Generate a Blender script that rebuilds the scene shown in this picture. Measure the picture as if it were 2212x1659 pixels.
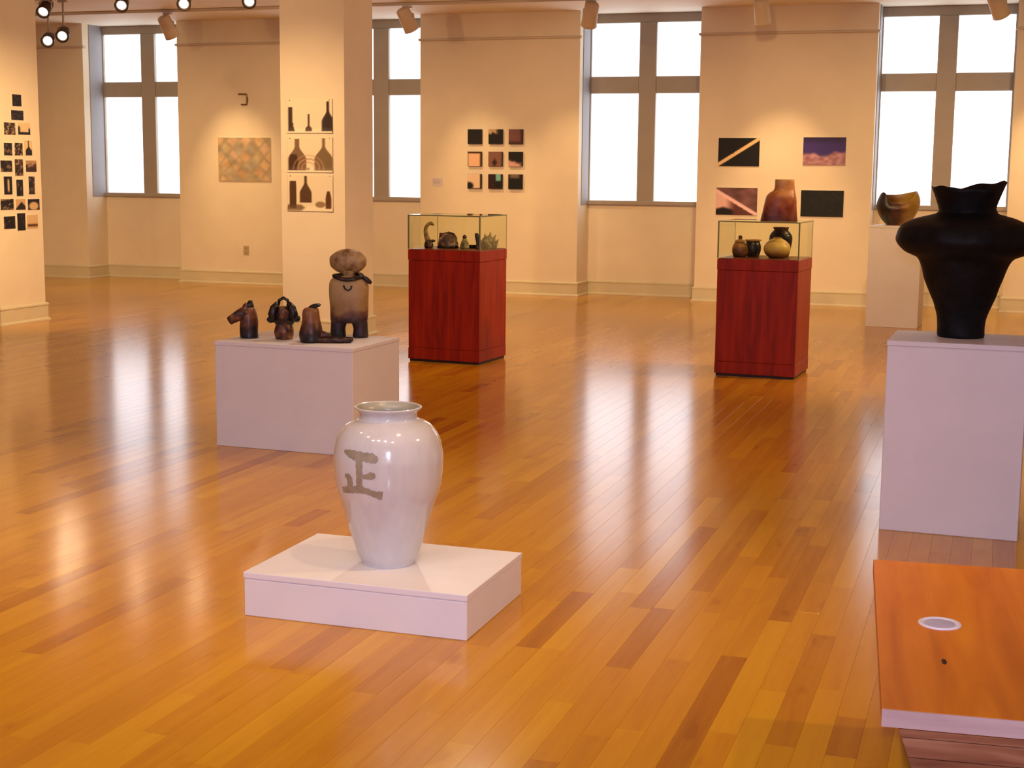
import bpy, bmesh, math, random
from mathutils import Vector, Matrix, noise

# ------------------------------------------------------------------ scene, camera, world, exposure
scene = bpy.context.scene
COL = scene.collection
for o in list(bpy.data.objects):
    bpy.data.objects.remove(o)
R = math.radians
rnd = random.Random(7)

CAM_H = 1.55
F_PX, PITCH, ROLL, YAW = 3157.8, 0.143885, 0.009967, 0.320640
def make_camera():
    cd = bpy.data.cameras.new('camera'); co = bpy.data.objects.new('camera', cd); COL.objects.link(co)
    cy, sy, cp, sp = math.cos(YAW), math.sin(YAW), math.cos(PITCH), math.sin(PITCH)
    f = Vector((-sy * cp, cy * cp, -sp)); r = Vector((cy, sy, 0)); u = r.cross(f)
    c, s = math.cos(ROLL), math.sin(ROLL)
    r2 = c * r + s * u; u2 = -s * r + c * u
    m = Matrix((r2, u2, -f)).transposed().to_4x4(); m.translation = Vector((0, 0, CAM_H))
    co.matrix_world = m
    cd.sensor_fit = 'HORIZONTAL'; cd.sensor_width = 36.0; cd.lens = F_PX * 36.0 / 2212.0
    cd.clip_start = 0.05; cd.clip_end = 200
    scene.camera = co
    return r2, u2, f
CR, CU, CF = make_camera()
def to_px(p):
    d = Vector(p) - Vector((0, 0, CAM_H)); z = d.dot(CF)
    if z < .05: return None
    return 1106 + F_PX * d.dot(CR) / z, 829.5 - F_PX * d.dot(CU) / z, z

w = bpy.data.worlds.new('World'); scene.world = w; w.use_nodes = True
w.node_tree.nodes['Background'].inputs[0].default_value = (.9, .85, .9, 1)
w.node_tree.nodes['Background'].inputs[1].default_value = .25
scene.view_settings.view_transform = 'Standard'
scene.view_settings.look = 'None'
scene.view_settings.gamma = 1
scene.view_settings.exposure = 0.5
try: scene.view_settings.use_curve_mapping = False
except Exception: pass

WARM = (1.0, .64, .31)          # tungsten track lamps
HALO = (1.0, .84, .66)          # slightly whiter halogen lamps
DAY_BACK = (.84, .90, 1.0)      # shaded windows in view
FILL_REAR = (.82, .66, 1.0)      # added glowing panes in the unseen rear wall, cool fill
L_BACK = 1.8
L_REAR = 0.55
POW = 2.0          # all lamps together

# the camera's own flash, just above the lens
def flash():
    l = bpy.data.lights.new('camera_flash', 'AREA'); l.shape = 'RECTANGLE'; l.size = .07; l.size_y = .045; l.energy = 72; l.color = (.63, .65, 1.0)
    o = bpy.data.objects.new('camera_flash', l); COL.objects.link(o)
    o.matrix_world = scene.camera.matrix_world.copy(); o.location = Vector((0, -.03, CAM_H + .09))
flash()

# ------------------------------------------------------------------ room dimensions
D = 17.788          # face of the window piers
RB = 18.27          # back of the window recesses
ZC = 3.53           # ceiling
XL, XR = -14.5, 2.6
YR = -2.6           # rear wall
REC = [(-12.24, -10.746), (-8.68, -7.189), (-5.064, -3.557), (-1.478, .05)]
SILL = 1.185

# ------------------------------------------------------------------ material helpers
def s2l(c):
    return tuple(((v / 255.0) / 12.92 if v / 255.0 <= .04045 else ((v / 255.0 + .055) / 1.055) ** 2.4) for v in c)
def nt(name):
    m = bpy.data.materials.new(name); m.use_nodes = True
    t = m.node_tree; b = t.nodes['Principled BSDF']
    return m, t, b
def N(t, typ, **kw):
    n = t.nodes.new(typ)
    for k, v in kw.items(): setattr(n, k, v)
    return n
def ramp(t, stops):
    n = N(t, 'ShaderNodeValToRGB'); e = n.color_ramp.elements
    while len(e) < len(stops): e.new(.5)
    for i, (p, c) in enumerate(stops):
        e[i].position = p; e[i].color = (*c, 1)
    return n
def coords(t, kind='Object', scale=(1, 1, 1)):
    tc = N(t, 'ShaderNodeTexCoord'); mp = N(t, 'ShaderNodeMapping')
    mp.inputs['Scale'].default_value = scale
    t.links.new(tc.outputs[kind], mp.inputs['Vector'])
    return mp.outputs['Vector']
def bump(t, b, height, strength=.2, dist=.01):
    n = N(t, 'ShaderNodeBump'); n.inputs['Strength'].default_value = strength; n.inputs['Distance'].default_value = dist
    t.links.new(height, n.inputs['Height']); t.links.new(n.outputs['Normal'], b.inputs['Normal'])
def paint(name, col, rough=.6, var=.05, nscale=3, bs=.05, spec=.4):
    m, t, b = nt(name)
    v = coords(t); n = N(t, 'ShaderNodeTexNoise'); n.inputs['Scale'].default_value = nscale; n.inputs['Detail'].default_value = 4
    t.links.new(v, n.inputs['Vector'])
    r = ramp(t, [(.3, tuple(c * (1 - var) for c in col)), (.7, tuple(min(1, c * (1 + var)) for c in col))])
    t.links.new(n.outputs['Fac'], r.inputs['Fac']); t.links.new(r.outputs['Color'], b.inputs['Base Color'])
    b.inputs['Roughness'].default_value = rough; b.inputs['Specular IOR Level'].default_value = spec
    if bs:
        n2 = N(t, 'ShaderNodeTexNoise'); n2.inputs['Scale'].default_value = 180; t.links.new(v, n2.inputs['Vector'])
        bump(t, b, n2.outputs['Fac'], bs, .002)
    return m
def emis(name, col, s):
    m, t, b = nt(name)
    b.inputs['Base Color'].default_value = (.8, .8, .8, 1); b.inputs['Roughness'].default_value = .7
    b.inputs['Emission Color'].default_value = (*col, 1); b.inputs['Emission Strength'].default_value = s
    return m
def metal(name, col, rough=.3):
    m, t, b = nt(name); b.inputs['Base Color'].default_value = (*col, 1); b.inputs['Metallic'].default_value = 1
    v = coords(t); n = N(t, 'ShaderNodeTexNoise'); n.inputs['Scale'].default_value = 40; t.links.new(v, n.inputs['Vector'])
    mr = N(t, 'ShaderNodeMapRange'); mr.inputs['To Min'].default_value = rough * .8; mr.inputs['To Max'].default_value = rough * 1.2
    t.links.new(n.outputs['Fac'], mr.inputs['Value']); t.links.new(mr.outputs['Result'], b.inputs['Roughness'])
    return m
def wood(name, dark, mid, light, axis='Z', rough=.35, scale=1.0, coat=0.0):
    m, t, b = nt(name)
    sc = {'Z': (9 * scale, 9 * scale, .8 * scale), 'Y': (9 * scale, .8 * scale, 9 * scale), 'X': (.8 * scale, 9 * scale, 9 * scale)}[axis]
    v = coords(t, 'Object', sc)
    n = N(t, 'ShaderNodeTexNoise'); n.inputs['Scale'].default_value = 1.6; n.inputs['Detail'].default_value = 6; n.inputs['Distortion'].default_value = .6
    t.links.new(v, n.inputs['Vector'])
    r = ramp(t, [(.30, dark), (.5, mid), (.72, light)])
    t.links.new(n.outputs['Fac'], r.inputs['Fac']); t.links.new(r.outputs['Color'], b.inputs['Base Color'])
    b.inputs['Roughness'].default_value = rough; b.inputs['Coat Weight'].default_value = coat; b.inputs['Coat Roughness'].default_value = .15
    bump(t, b, n.outputs['Fac'], .08, .003)
    return m
def glaze(name, stops, scale=14, rough=.35, zmix=None, spec=.5, detail=5, axis='Z'):
    """fired clay: mottled colour; zmix=(z0,z1,weight) lets the glaze change along the height of the piece"""
    m, t, b = nt(name)
    v = coords(t); n = N(t, 'ShaderNodeTexNoise'); n.inputs['Scale'].default_value = scale; n.inputs['Detail'].default_value = detail
    t.links.new(v, n.inputs['Vector'])
    fac = n.outputs['Fac']
    if zmix:
        sx = N(t, 'ShaderNodeSeparateXYZ'); tc = N(t, 'ShaderNodeTexCoord'); t.links.new(tc.outputs['Object'], sx.inputs[0])
        mr = N(t, 'ShaderNodeMapRange'); mr.inputs['From Min'].default_value = zmix[0]; mr.inputs['From Max'].default_value = zmix[1]
        t.links.new(sx.outputs[axis], mr.inputs['Value'])
        mx = N(t, 'ShaderNodeMix'); mx.data_type = 'FLOAT'; mx.inputs[0].default_value = zmix[2]
        t.links.new(fac, mx.inputs[2]); t.links.new(mr.outputs['Result'], mx.inputs[3]); fac = mx.outputs[0]
    r = ramp(t, stops); t.links.new(fac, r.inputs['Fac']); t.links.new(r.outputs['Color'], b.inputs['Base Color'])
    b.inputs['Roughness'].default_value = rough; b.inputs['Specular IOR Level'].default_value = spec
    n2 = N(t, 'ShaderNodeTexNoise'); n2.inputs['Scale'].default_value = 60; t.links.new(v, n2.inputs['Vector'])
    bump(t, b, n2.outputs['Fac'], .25, .004)
    return m
def print_mat():
    m, t, b = nt('photo_print')
    a = N(t, 'ShaderNodeAttribute'); a.attribute_name = 'ink'
    t.links.new(a.outputs['Color'], b.inputs['Base Color']); b.inputs['Roughness'].default_value = .5
    b.inputs['Specular IOR Level'].default_value = .3
    return m
def floor_mat():
    m, t, b = nt('floor_maple')
    a = N(t, 'ShaderNodeAttribute'); a.attribute_name = 'tone'
    g = N(t, 'ShaderNodeNewGeometry')
    sh = N(t, 'ShaderNodeVectorMath', operation='SCALE')                      # every board gets its own piece of grain
    cmb = N(t, 'ShaderNodeCombineXYZ'); cmb.inputs[0].default_value = 0
    t.links.new(a.outputs['Fac'], cmb.inputs[1]); t.links.new(a.outputs['Fac'], cmb.inputs[2])
    t.links.new(cmb.outputs[0], sh.inputs[0]); sh.inputs['Scale'].default_value = 37.0
    add = N(t, 'ShaderNodeVectorMath', operation='ADD'); t.links.new(g.outputs['Position'], add.inputs[0]); t.links.new(sh.outputs[0], add.inputs[1])
    mp = N(t, 'ShaderNodeMapping'); mp.inputs['Scale'].default_value = (26, 1.7, 1); t.links.new(add.outputs[0], mp.inputs[0])
    n = N(t, 'ShaderNodeTexNoise'); n.inputs['Scale'].default_value = 1.0; n.inputs['Detail'].default_value = 5; n.inputs['Roughness'].default_value = .6
    t.links.new(mp.outputs[0], n.inputs['Vector'])
    mp2 = N(t, 'ShaderNodeMapping'); mp2.inputs['Scale'].default_value = (9, 3.2, 1); t.links.new(add.outputs[0], mp2.inputs[0])
    k = N(t, 'ShaderNodeTexNoise'); k.inputs['Scale'].default_value = 1.0; k.inputs['Detail'].default_value = 2; t.links.new(mp2.outputs[0], k.inputs['Vector'])
    r = ramp(t, [(0, (.34, .115, .004)), (.22, (.46, .175, .005)), (.55, (.60, .270, .006)), (1, (.74, .40, .010))])
    # tone +- grain
    gm = N(t, 'ShaderNodeMapRange'); gm.inputs['From Min'].default_value = .3; gm.inputs['From Max'].default_value = .7
    gm.inputs['To Min'].default_value = -.11; gm.inputs['To Max'].default_value = .10
    t.links.new(n.outputs['Fac'], gm.inputs['Value'])
    sm = N(t, 'ShaderNodeMath', operation='ADD'); t.links.new(a.outputs['Fac'], sm.inputs[0]); t.links.new(gm.outputs[0], sm.inputs[1])
    # dark mineral flecks
    fl = N(t, 'ShaderNodeMapRange'); fl.inputs['From Min'].default_value = .67; fl.inputs['From Max'].default_value = .76
    fl.inputs['To Min'].default_value = 0; fl.inputs['To Max'].default_value = -.24; t.links.new(k.outputs['Fac'], fl.inputs['Value'])
    sm2 = N(t, 'ShaderNodeMath', operation='ADD'); sm2.use_clamp = True; t.links.new(sm.outputs[0], sm2.inputs[0]); t.links.new(fl.outputs[0], sm2.inputs[1])
    t.links.new(sm2.outputs[0], r.inputs['Fac']); t.links.new(r.outputs['Color'], b.inputs['Base Color'])
    b.inputs['Roughness'].default_value = .16; b.inputs['IOR'].default_value = 1.5
    b.inputs['Specular IOR Level'].default_value = .37
    bump(t, b, n.outputs['Fac'], .02, .0012)
    return m
def glass_mat():
    m = bpy.data.materials.new('case_glass'); m.use_nodes = True; t = m.node_tree; t.nodes.clear()
    out = N(t, 'ShaderNodeOutputMaterial'); mix = N(t, 'ShaderNodeMixShader'); tr = N(t, 'ShaderNodeBsdfTransparent'); gl = N(t, 'ShaderNodeBsdfGlossy')
    fr = N(t, 'ShaderNodeFresnel'); fr.inputs['IOR'].default_value = 1.45
    tr.inputs['Color'].default_value = (.97, .98, .92, 1); gl.inputs['Roughness'].default_value = .02; gl.inputs['Color'].default_value = (.9, .95, .85, 1)
    ge = N(t, 'ShaderNodeNewGeometry'); inv = N(t, 'ShaderNodeMath', operation='SUBTRACT'); inv.inputs[0].default_value = 1.0
    t.links.new(ge.outputs['Backfacing'], inv.inputs[1])
    mu = N(t, 'ShaderNodeMath', operation='MULTIPLY'); t.links.new(fr.outputs[0], mu.inputs[0]); t.links.new(inv.outputs[0], mu.inputs[1])
    t.links.new(mu.outputs[0], mix.inputs[0]); t.links.new(tr.outputs[0], mix.inputs[1]); t.links.new(gl.outputs[0], mix.inputs[2])
    t.links.new(mix.outputs[0], out.inputs[0])
    return m
def jar_mat():
    m, t, b = nt('pale_glaze')
    v = coords(t); n = N(t, 'ShaderNodeTexNoise'); n.inputs['Scale'].default_value = 7; n.inputs['Detail'].default_value = 5
    t.links.new(v, n.inputs['Vector'])
    v2 = coords(t, 'Object', (26, 26, 3)); n2 = N(t, 'ShaderNodeTexNoise'); n2.inputs['Scale'].default_value = 1.3; n2.inputs['Detail'].default_value = 3
    t.links.new(v2, n2.inputs['Vector'])
    ad = N(t, 'ShaderNodeMath', operation='ADD'); t.links.new(n.outputs['Fac'], ad.inputs[0]); t.links.new(n2.outputs['Fac'], ad.inputs[1])
    hf = N(t, 'ShaderNodeMath', operation='MULTIPLY'); hf.inputs[1].default_value = .5; t.links.new(ad.outputs[0], hf.inputs[0])
    r = ramp(t, [(.30, (.56, .54, .53)), (.5, (.62, .60, .60)), (.70, (.66, .635, .635))])
    t.links.new(hf.outputs[0], r.inputs['Fac'])
    t.links.new(r.outputs['Color'], b.inputs['Base Color'])
    b.inputs['Roughness'].default_value = .12; b.inputs['Coat Weight'].default_value = .5; b.inputs['Coat Roughness'].default_value = .05
    bump(t, b, n.outputs['Fac'], .12, .01)
    return m

M = {}
M['wall'] = paint('wall_cream', (.83, .72, .52), .65, .03)
M['wallrear'] = paint('wall_plain', (.74, .68, .60), .7, .03)
M['ceil'] = paint('ceiling_cream', (.90, .81, .65), .7, .03)
M['base'] = paint('baseboard_buff', (.68, .61, .40), .45, .04)
M['rail'] = paint('rail_buff', (.62, .52, .38), .5, .04)
M['wframe'] = paint('window_frame_taupe', (.40, .345, .27), .5, .05)
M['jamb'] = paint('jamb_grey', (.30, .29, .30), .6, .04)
M['pane'] = emis('lit_window_shade', DAY_BACK, L_BACK)
M['fillpane'] = emis('rear_fill_pane', FILL_REAR, L_REAR)
M['plinth'] = paint('plinth_white', (.80, .765, .79), .5, .025, 5, .03)
M['plinth2'] = paint('plinth_cream', (.78, .72, .64), .55, .03, 4, .03)
M['seam'] = paint('joint_shadow_paint', (.62, .56, .60), .6, .03)
M['floor'] = floor_mat()
M['sub'] = paint('subfloor_dark', (.24, .10, .012), .8, .1)
M['cherry'] = wood('cherry_veneer', (.19, .0070, .0006), (.29, .0120, .0008), (.37, .021, .0012), 'Z', .4, 1.6, 0)
M['cherry'].node_tree.nodes['Principled BSDF'].inputs['Specular IOR Level'].default_value = .3
M['cherrytop'] = wood('cherry_deck', (.14, .035, .008), (.20, .055, .012), (.26, .08, .018), 'X', .35, 1.4)
M['kick'] = paint('kick_dark', (.02, .006, .004), .5, .1)
M['glass'] = glass_mat()
M['gedge'] = paint('glass_edge_green', (.16, .17, .08), .2, .1, 3, 0)
M['bench'] = wood('bench_oak', (.54, .150, .006), (.66, .200, .008), (.76, .27, .012), 'Y', .40, 1.0, 0)
M['bench'].node_tree.nodes['Principled BSDF'].inputs['Specular IOR Level'].default_value = .25
M['benchedge'] = wood('bench_edge', (.42, .27, .24), (.52, .36, .33), (.60, .43, .40), 'X', .4, 1.2)
M['benchbody'] = wood('bench_board', (.16, .050, .020), (.27, .10, .045), (.40, .18, .09), 'X', .45, 2.6)
M['chrome'] = paint('pale_steel_ring', (.80, .80, .92), .3, .03, 20, 0, .8)
M['chromedark'] = paint('steel_dish', (.50, .49, .66), .3, .05, 20, 0, .8)
M['jar'] = jar_mat()
M['jarin'] = glaze('jar_inside', [(.3, (.30, .28, .20)), (.7, (.48, .44, .34))], 10, .3)
M['brush'] = glaze('brush_glaze', [(.3, (.27, .22, .15)), (.7, (.36, .30, .22))], 30, .3)
M['blackpot'] = glaze('black_clay', [(.3, (.0028, .0028, .003)), (.6, (.006, .006, .007)), (.8, (.012, .012, .014))], 22, .55, None, .16)
M['bowl'] = glaze('raku_bowl', [(.32, (.012, .008, .006)), (.45, (.09, .03, .010)), (.56, (.22, .10, .02)), (.68, (.34, .20, .03))], 7, .4, (-.2, .2, .55), axis='X')
M['vase'] = glaze('rust_vase', [(.30, (.07, .010, .004)), (.42, (.20, .035, .010)), (.54, (.30, .09, .022)), (.66, (.38, .17, .05)), (.8, (.44, .24, .08))], 16, .45, (0, .32, .5))
M['dark'] = glaze('dark_brown_clay', [(.36, (.004, .003, .004)), (.48, (.016, .007, .007)), (.58, (.075, .022, .010)), (.7, (.17, .06, .02))], 34, .35)
M['dark2'] = glaze('sooty_clay', [(.38, (.003, .0025, .003)), (.56, (.010, .006, .007)), (.68, (.06, .020, .012))], 34, .35)
M['rust'] = glaze('rust_clay', [(.36, (.020, .006, .006)), (.48, (.085, .024, .010)), (.56, (.16, .052, .018)), (.68, (.30, .12, .04))], 32, .4)
M['belly'] = glaze('smoked_clay', [(.26, (.003, .003, .004)), (.40, (.022, .010, .013)), (.52, (.10, .030, .014)), (.64, (.20, .075, .025)), (.8, (.27, .12, .045))], 26, .38, (0, .17, .52))
M['urn'] = glaze('urn_clay', [(.27, (.004, .003, .005)), (.37, (.045, .016, .022)), (.45, (.17, .07, .028)), (.52, (.30, .165, .055)), (.68, (.40, .245, .095)), (.85, (.44, .29, .12))], 13, .5, (0, .32, .55))
M['urnhead'] = glaze('urn_head_clay', [(.33, (.13, .06, .018)), (.46, (.30, .18, .07)), (.62, (.43, .28, .115))], 20, .5)
M['ochre'] = glaze('ochre_clay', [(.18, (.05, .018, .008)), (.34, (.26, .12, .028)), (.52, (.56, .37, .085)), (.8, (.66, .46, .13))], 8, .4, (0, .11, .7))
M['brownpot'] = glaze('brown_pot', [(.28, (.02, .010, .006)), (.45, (.17, .065, .016)), (.62, (.40, .19, .045)), (.8, (.46, .25, .07))], 12, .35, (0, .13, .55))
M['stone'] = glaze('mossy_clay', [(.36, (.07, .055, .025)), (.5, (.22, .19, .09)), (.66, (.40, .34, .18))], 30, .6)
M['olive'] = glaze('olive_clay', [(.36, (.06, .03, .008)), (.5, (.24, .14, .035)), (.66, (.42, .28, .09))], 24, .45)
M['carclay'] = glaze('pied_clay', [(.38, (.03, .016, .013)), (.48, (.12, .055, .038)), (.56, (.28, .17, .10)), (.64, (.60, .46, .33))], 16, .5)
M['print'] = print_mat()
M['mount'] = paint('mount_board', (.72, .64, .52), .6, .03)
M['mountdark'] = paint('mount_black', (.015, .012, .012), .5, .1)
M['paper'] = paint('poster_paper', (.80, .72, .58), .6, .02)
M['plate'] = paint('outlet_ivory', (.50, .40, .22), .4, .03)
M['slot'] = paint('outlet_dark', (.10, .07, .03), .5, .1)
M['bracket'] = metal('bracket_bronze', (.30, .19, .10), .5)
M['card'] = paint('label_card', (.72, .64, .64), .6, .02)
M['cardink'] = paint('label_ink', (.42, .34, .36), .6, .02)
M['lampwhite'] = paint('lamp_enamel', (.72, .60, .40), .4, .03)
M['lampdark'] = paint('lamp_dark', (.06, .035, .02), .5, .1)
M['lens'] = emis('lamp_lens', (1.0, .90, .74), 14)
M['track'] = paint('track_enamel', (.66, .56, .42), .45, .03)

# ------------------------------------------------------------------ mesh helpers
def link(name, me, mat, parent=None, loc=None, rz=0.0):
    o = bpy.data.objects.new(name, me); COL.objects.link(o)
    if mat and not me.materials: me.materials.append(mat)
    if parent: o.parent = parent
    if loc is not None: o.location = loc
    if rz: o.rotation_euler = (0, 0, rz)
    return o
def mesh(name, v, f, smooth=False):
    me = bpy.data.meshes.new(name); me.from_pydata([tuple(p) for p in v], [], f); me.update()
    if smooth: me.polygons.foreach_set('use_smooth', [True] * len(me.polygons))
    return me
def fix(me):
    bm = bmesh.new(); bm.from_mesh(me); bmesh.ops.recalc_face_normals(bm, faces=bm.faces); bm.to_mesh(me); bm.free(); return me
def empty(name, loc, rz=0.0):
    o = bpy.data.objects.new(name, None); COL.objects.link(o); o.location = loc; o.rotation_euler = (0, 0, rz); o.empty_display_size = .1
    return o
def tag(o, label=None, cat=None, group=None, kind=None):
    if label: o['label'] = label
    if cat: o['category'] = cat
    if group: o['group'] = group
    if kind: o['kind'] = kind
    return o
class MB:
    def __init__(s): s.v = []; s.f = []
    def add(s, v, f):
        k = len(s.v); s.v += [tuple(p) for p in v]; s.f += [tuple(i + k for i in q) for q in f]; return s
    def box(s, x0, x1, y0, y1, z0, z1):
        return s.add([(x0, y0, z0), (x1, y0, z0), (x1, y1, z0), (x0, y1, z0), (x0, y0, z1), (x1, y0, z1), (x1, y1, z1), (x0, y1, z1)],
                     [(0, 3, 2, 1), (4, 5, 6, 7), (0, 1, 5, 4), (1, 2, 6, 5), (2, 3, 7, 6), (3, 0, 4, 7)])
    def me(s, name, smooth=False): return mesh(name, s.v, s.f, smooth)
def boxmesh(name, x0, x1, y0, y1, z0, z1, bev=0.0, seg=2):
    me = MB().box(x0, x1, y0, y1, z0, z1).me(name)
    if bev:
        bm = bmesh.new(); bm.from_mesh(me)
        bmesh.ops.bevel(bm, geom=bm.edges[:], offset=bev, segments=seg, affect='EDGES', profile=.6)
        bm.to_mesh(me); bm.free()
    return me
def loft(name, levels, n=40, ex=2.0, nz=0.0, nf=8.0, rim=None, cap0=True, cap1=True, seed=0.0):
    """levels: (z, cx, cy, rx, ry). rim(theta, i, k) -> dz added per vertex."""
    v, f = [], []
    for i, (z, cx, cy, rx, ry) in enumerate(levels):
        for k in range(n):
            a = 2 * math.pi * k / n; c, s = math.cos(a), math.sin(a)
            e = 2.0 / ex
            x = math.copysign(abs(c) ** e, c); y = math.copysign(abs(s) ** e, s)
            p = Vector((cx + rx * x, cy + ry * y, z + (rim(a, i, len(levels)) if rim else 0)))
            if nz:
                q = 1 + nz * noise.noise(p * nf + Vector((seed, seed * 2, 0)))
                p.x = cx + (p.x - cx) * q; p.y = cy + (p.y - cy) * q
            v.append(p)
    for i in range(len(levels) - 1):
        for k in range(n):
            a, b2 = i * n + k, i * n + (k + 1) % n
            f.append((a, b2, b2 + n, a + n))
    if cap0: f.append(tuple(reversed(range(n))))
    if cap1: f.append(tuple(range((len(levels) - 1) * n, len(levels) * n)))
    me = mesh(name, v, f, True)
    return me
def spline(pts, sub=6):
    """Catmull-Rom through profile points"""
    out = []; n = len(pts)
    for i in range(n - 1):
        p0, p1, p2, p3 = pts[max(i - 1, 0)], pts[i], pts[i + 1], pts[min(i + 2, n - 1)]
        for j in range(sub):
            t = j / sub
            out.append(tuple(.5 * (2 * b + (c - a) * t + (2 * a - 5 * b + 4 * c - d) * t * t + (-a + 3 * b - 3 * c + d) * t ** 3)
                             for a, b, c, d in zip(p0, p1, p2, p3)))
    out.append(tuple(pts[-1])); return out
def lathe(name, prof, n=64, **kw):
    return loft(name, [(z, 0, 0, max(r, .0005), max(r, .0005)) for z, r in prof], n, **kw)
def tube(name, pts, rad, n=14, closed=False, flat=1.0):
    """swept round bar; rad is a number or one value per point"""
    P = [Vector(p) for p in pts]; m = len(P)
    rr = rad if isinstance(rad, (list, tuple)) else [rad] * m
    v, f = [], []
    ref = Vector((0, 0, 1))
    t0 = (P[1] - P[0]).normalized()
    if abs(t0.dot(ref)) > .9: ref = Vector((0, 1, 0))
    up = (ref - t0 * ref.dot(t0)).normalized()
    for i in range(m):
        a = P[(i - 1) % m] if (closed or i > 0) else P[0]; b2 = P[(i + 1) % m] if (closed or i < m - 1) else P[-1]
        t = (b2 - a).normalized(); up = (up - t * up.dot(t)).normalized(); sd = t.cross(up)
        for k in range(n):
            ang = 2 * math.pi * k / n
            v.append(P[i] + (sd * math.cos(ang) + up * math.sin(ang) * flat) * rr[i])
    for i in range(m if closed else m - 1):
        for k in range(n):
            a, b2 = i * n + k, i * n + (k + 1) % n; c, d = ((i + 1) % m) * n + (k + 1) % n, ((i + 1) % m) * n + k
            f.append((a, b2, c, d))
    if not closed:
        f.append(tuple(reversed(range(n)))); f.append(tuple(range((m - 1) * n, m * n)))
    return fix(mesh(name, v, f, True))
def blob(name, rx, ry, rz, cz=0.0, nz=.08, nf=14, seed=0, n=28, m=18, flat_bottom=None, cx=0, cy=0):
    v, f = [], []
    for i in range(1, m):
        th = math.pi * i / m
        for k in range(n):
            a = 2 * math.pi * k / n
            d = Vector((math.sin(th) * math.cos(a), math.sin(th) * math.sin(a), math.cos(th)))
            q = 1 + nz * noise.noise(d * 2.2 + Vector((seed * 3.1, seed, 1.7)))
            z = cz + d.z * rz * q
            if flat_bottom is not None: z = max(z, flat_bottom)
            v.append((cx + d.x * rx * q, cy + d.y * ry * q, z))
    top = len(v); v.append((cx, cy, cz + rz)); bot = len(v); v.append((cx, cy, flat_bottom if flat_bottom is not None else cz - rz))
    for i in range(m - 2):
        for k in range(n):
            a, b2 = i * n + k, i * n + (k + 1) % n
            f.append((a, a + n, b2 + n, b2))
    for k in range(n):
        f.append((top, k, (k + 1) % n)); o = (m - 2) * n; f.append((bot, o + (k + 1) % n, o + k))
    return fix(mesh(name, v, f, True))
def sweep(name, path, profile, closed=False):
    """sweep a (offset, z) profile along an XY path; offset to the right hand of travel = into the room"""
    P = [Vector((p[0], p[1])) for p in path]; m = len(P); v, f = [], []
    def nrm(a, b2):
        d = (b2 - a).normalized(); return Vector((d.y, -d.x))
    for i in range(m):
        n1 = nrm(P[i - 1], P[i]) if (i > 0 or closed) else nrm(P[0], P[1])
        n2 = nrm(P[i], P[(i + 1) % m]) if (i < m - 1 or closed) else n1
        mit = (n1 + n2); mit = mit / max(.2, 1 + n1.dot(n2))
        for off, z in profile:
            q = P[i] + mit * off; v.append((q.x, q.y, z))
    k = len(profile)
    for i in range(m if closed else m - 1):
        j = (i + 1) % m
        for a in range(k):
            b2 = (a + 1) % k
            f.append((i * k + a, j * k + a, j * k + b2, i * k + b2))
    if not closed:
        f.append(tuple(range(k))); f.append(tuple(reversed(range((m - 1) * k, m * k))))
    return fix(mesh(name, v, f))

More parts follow.
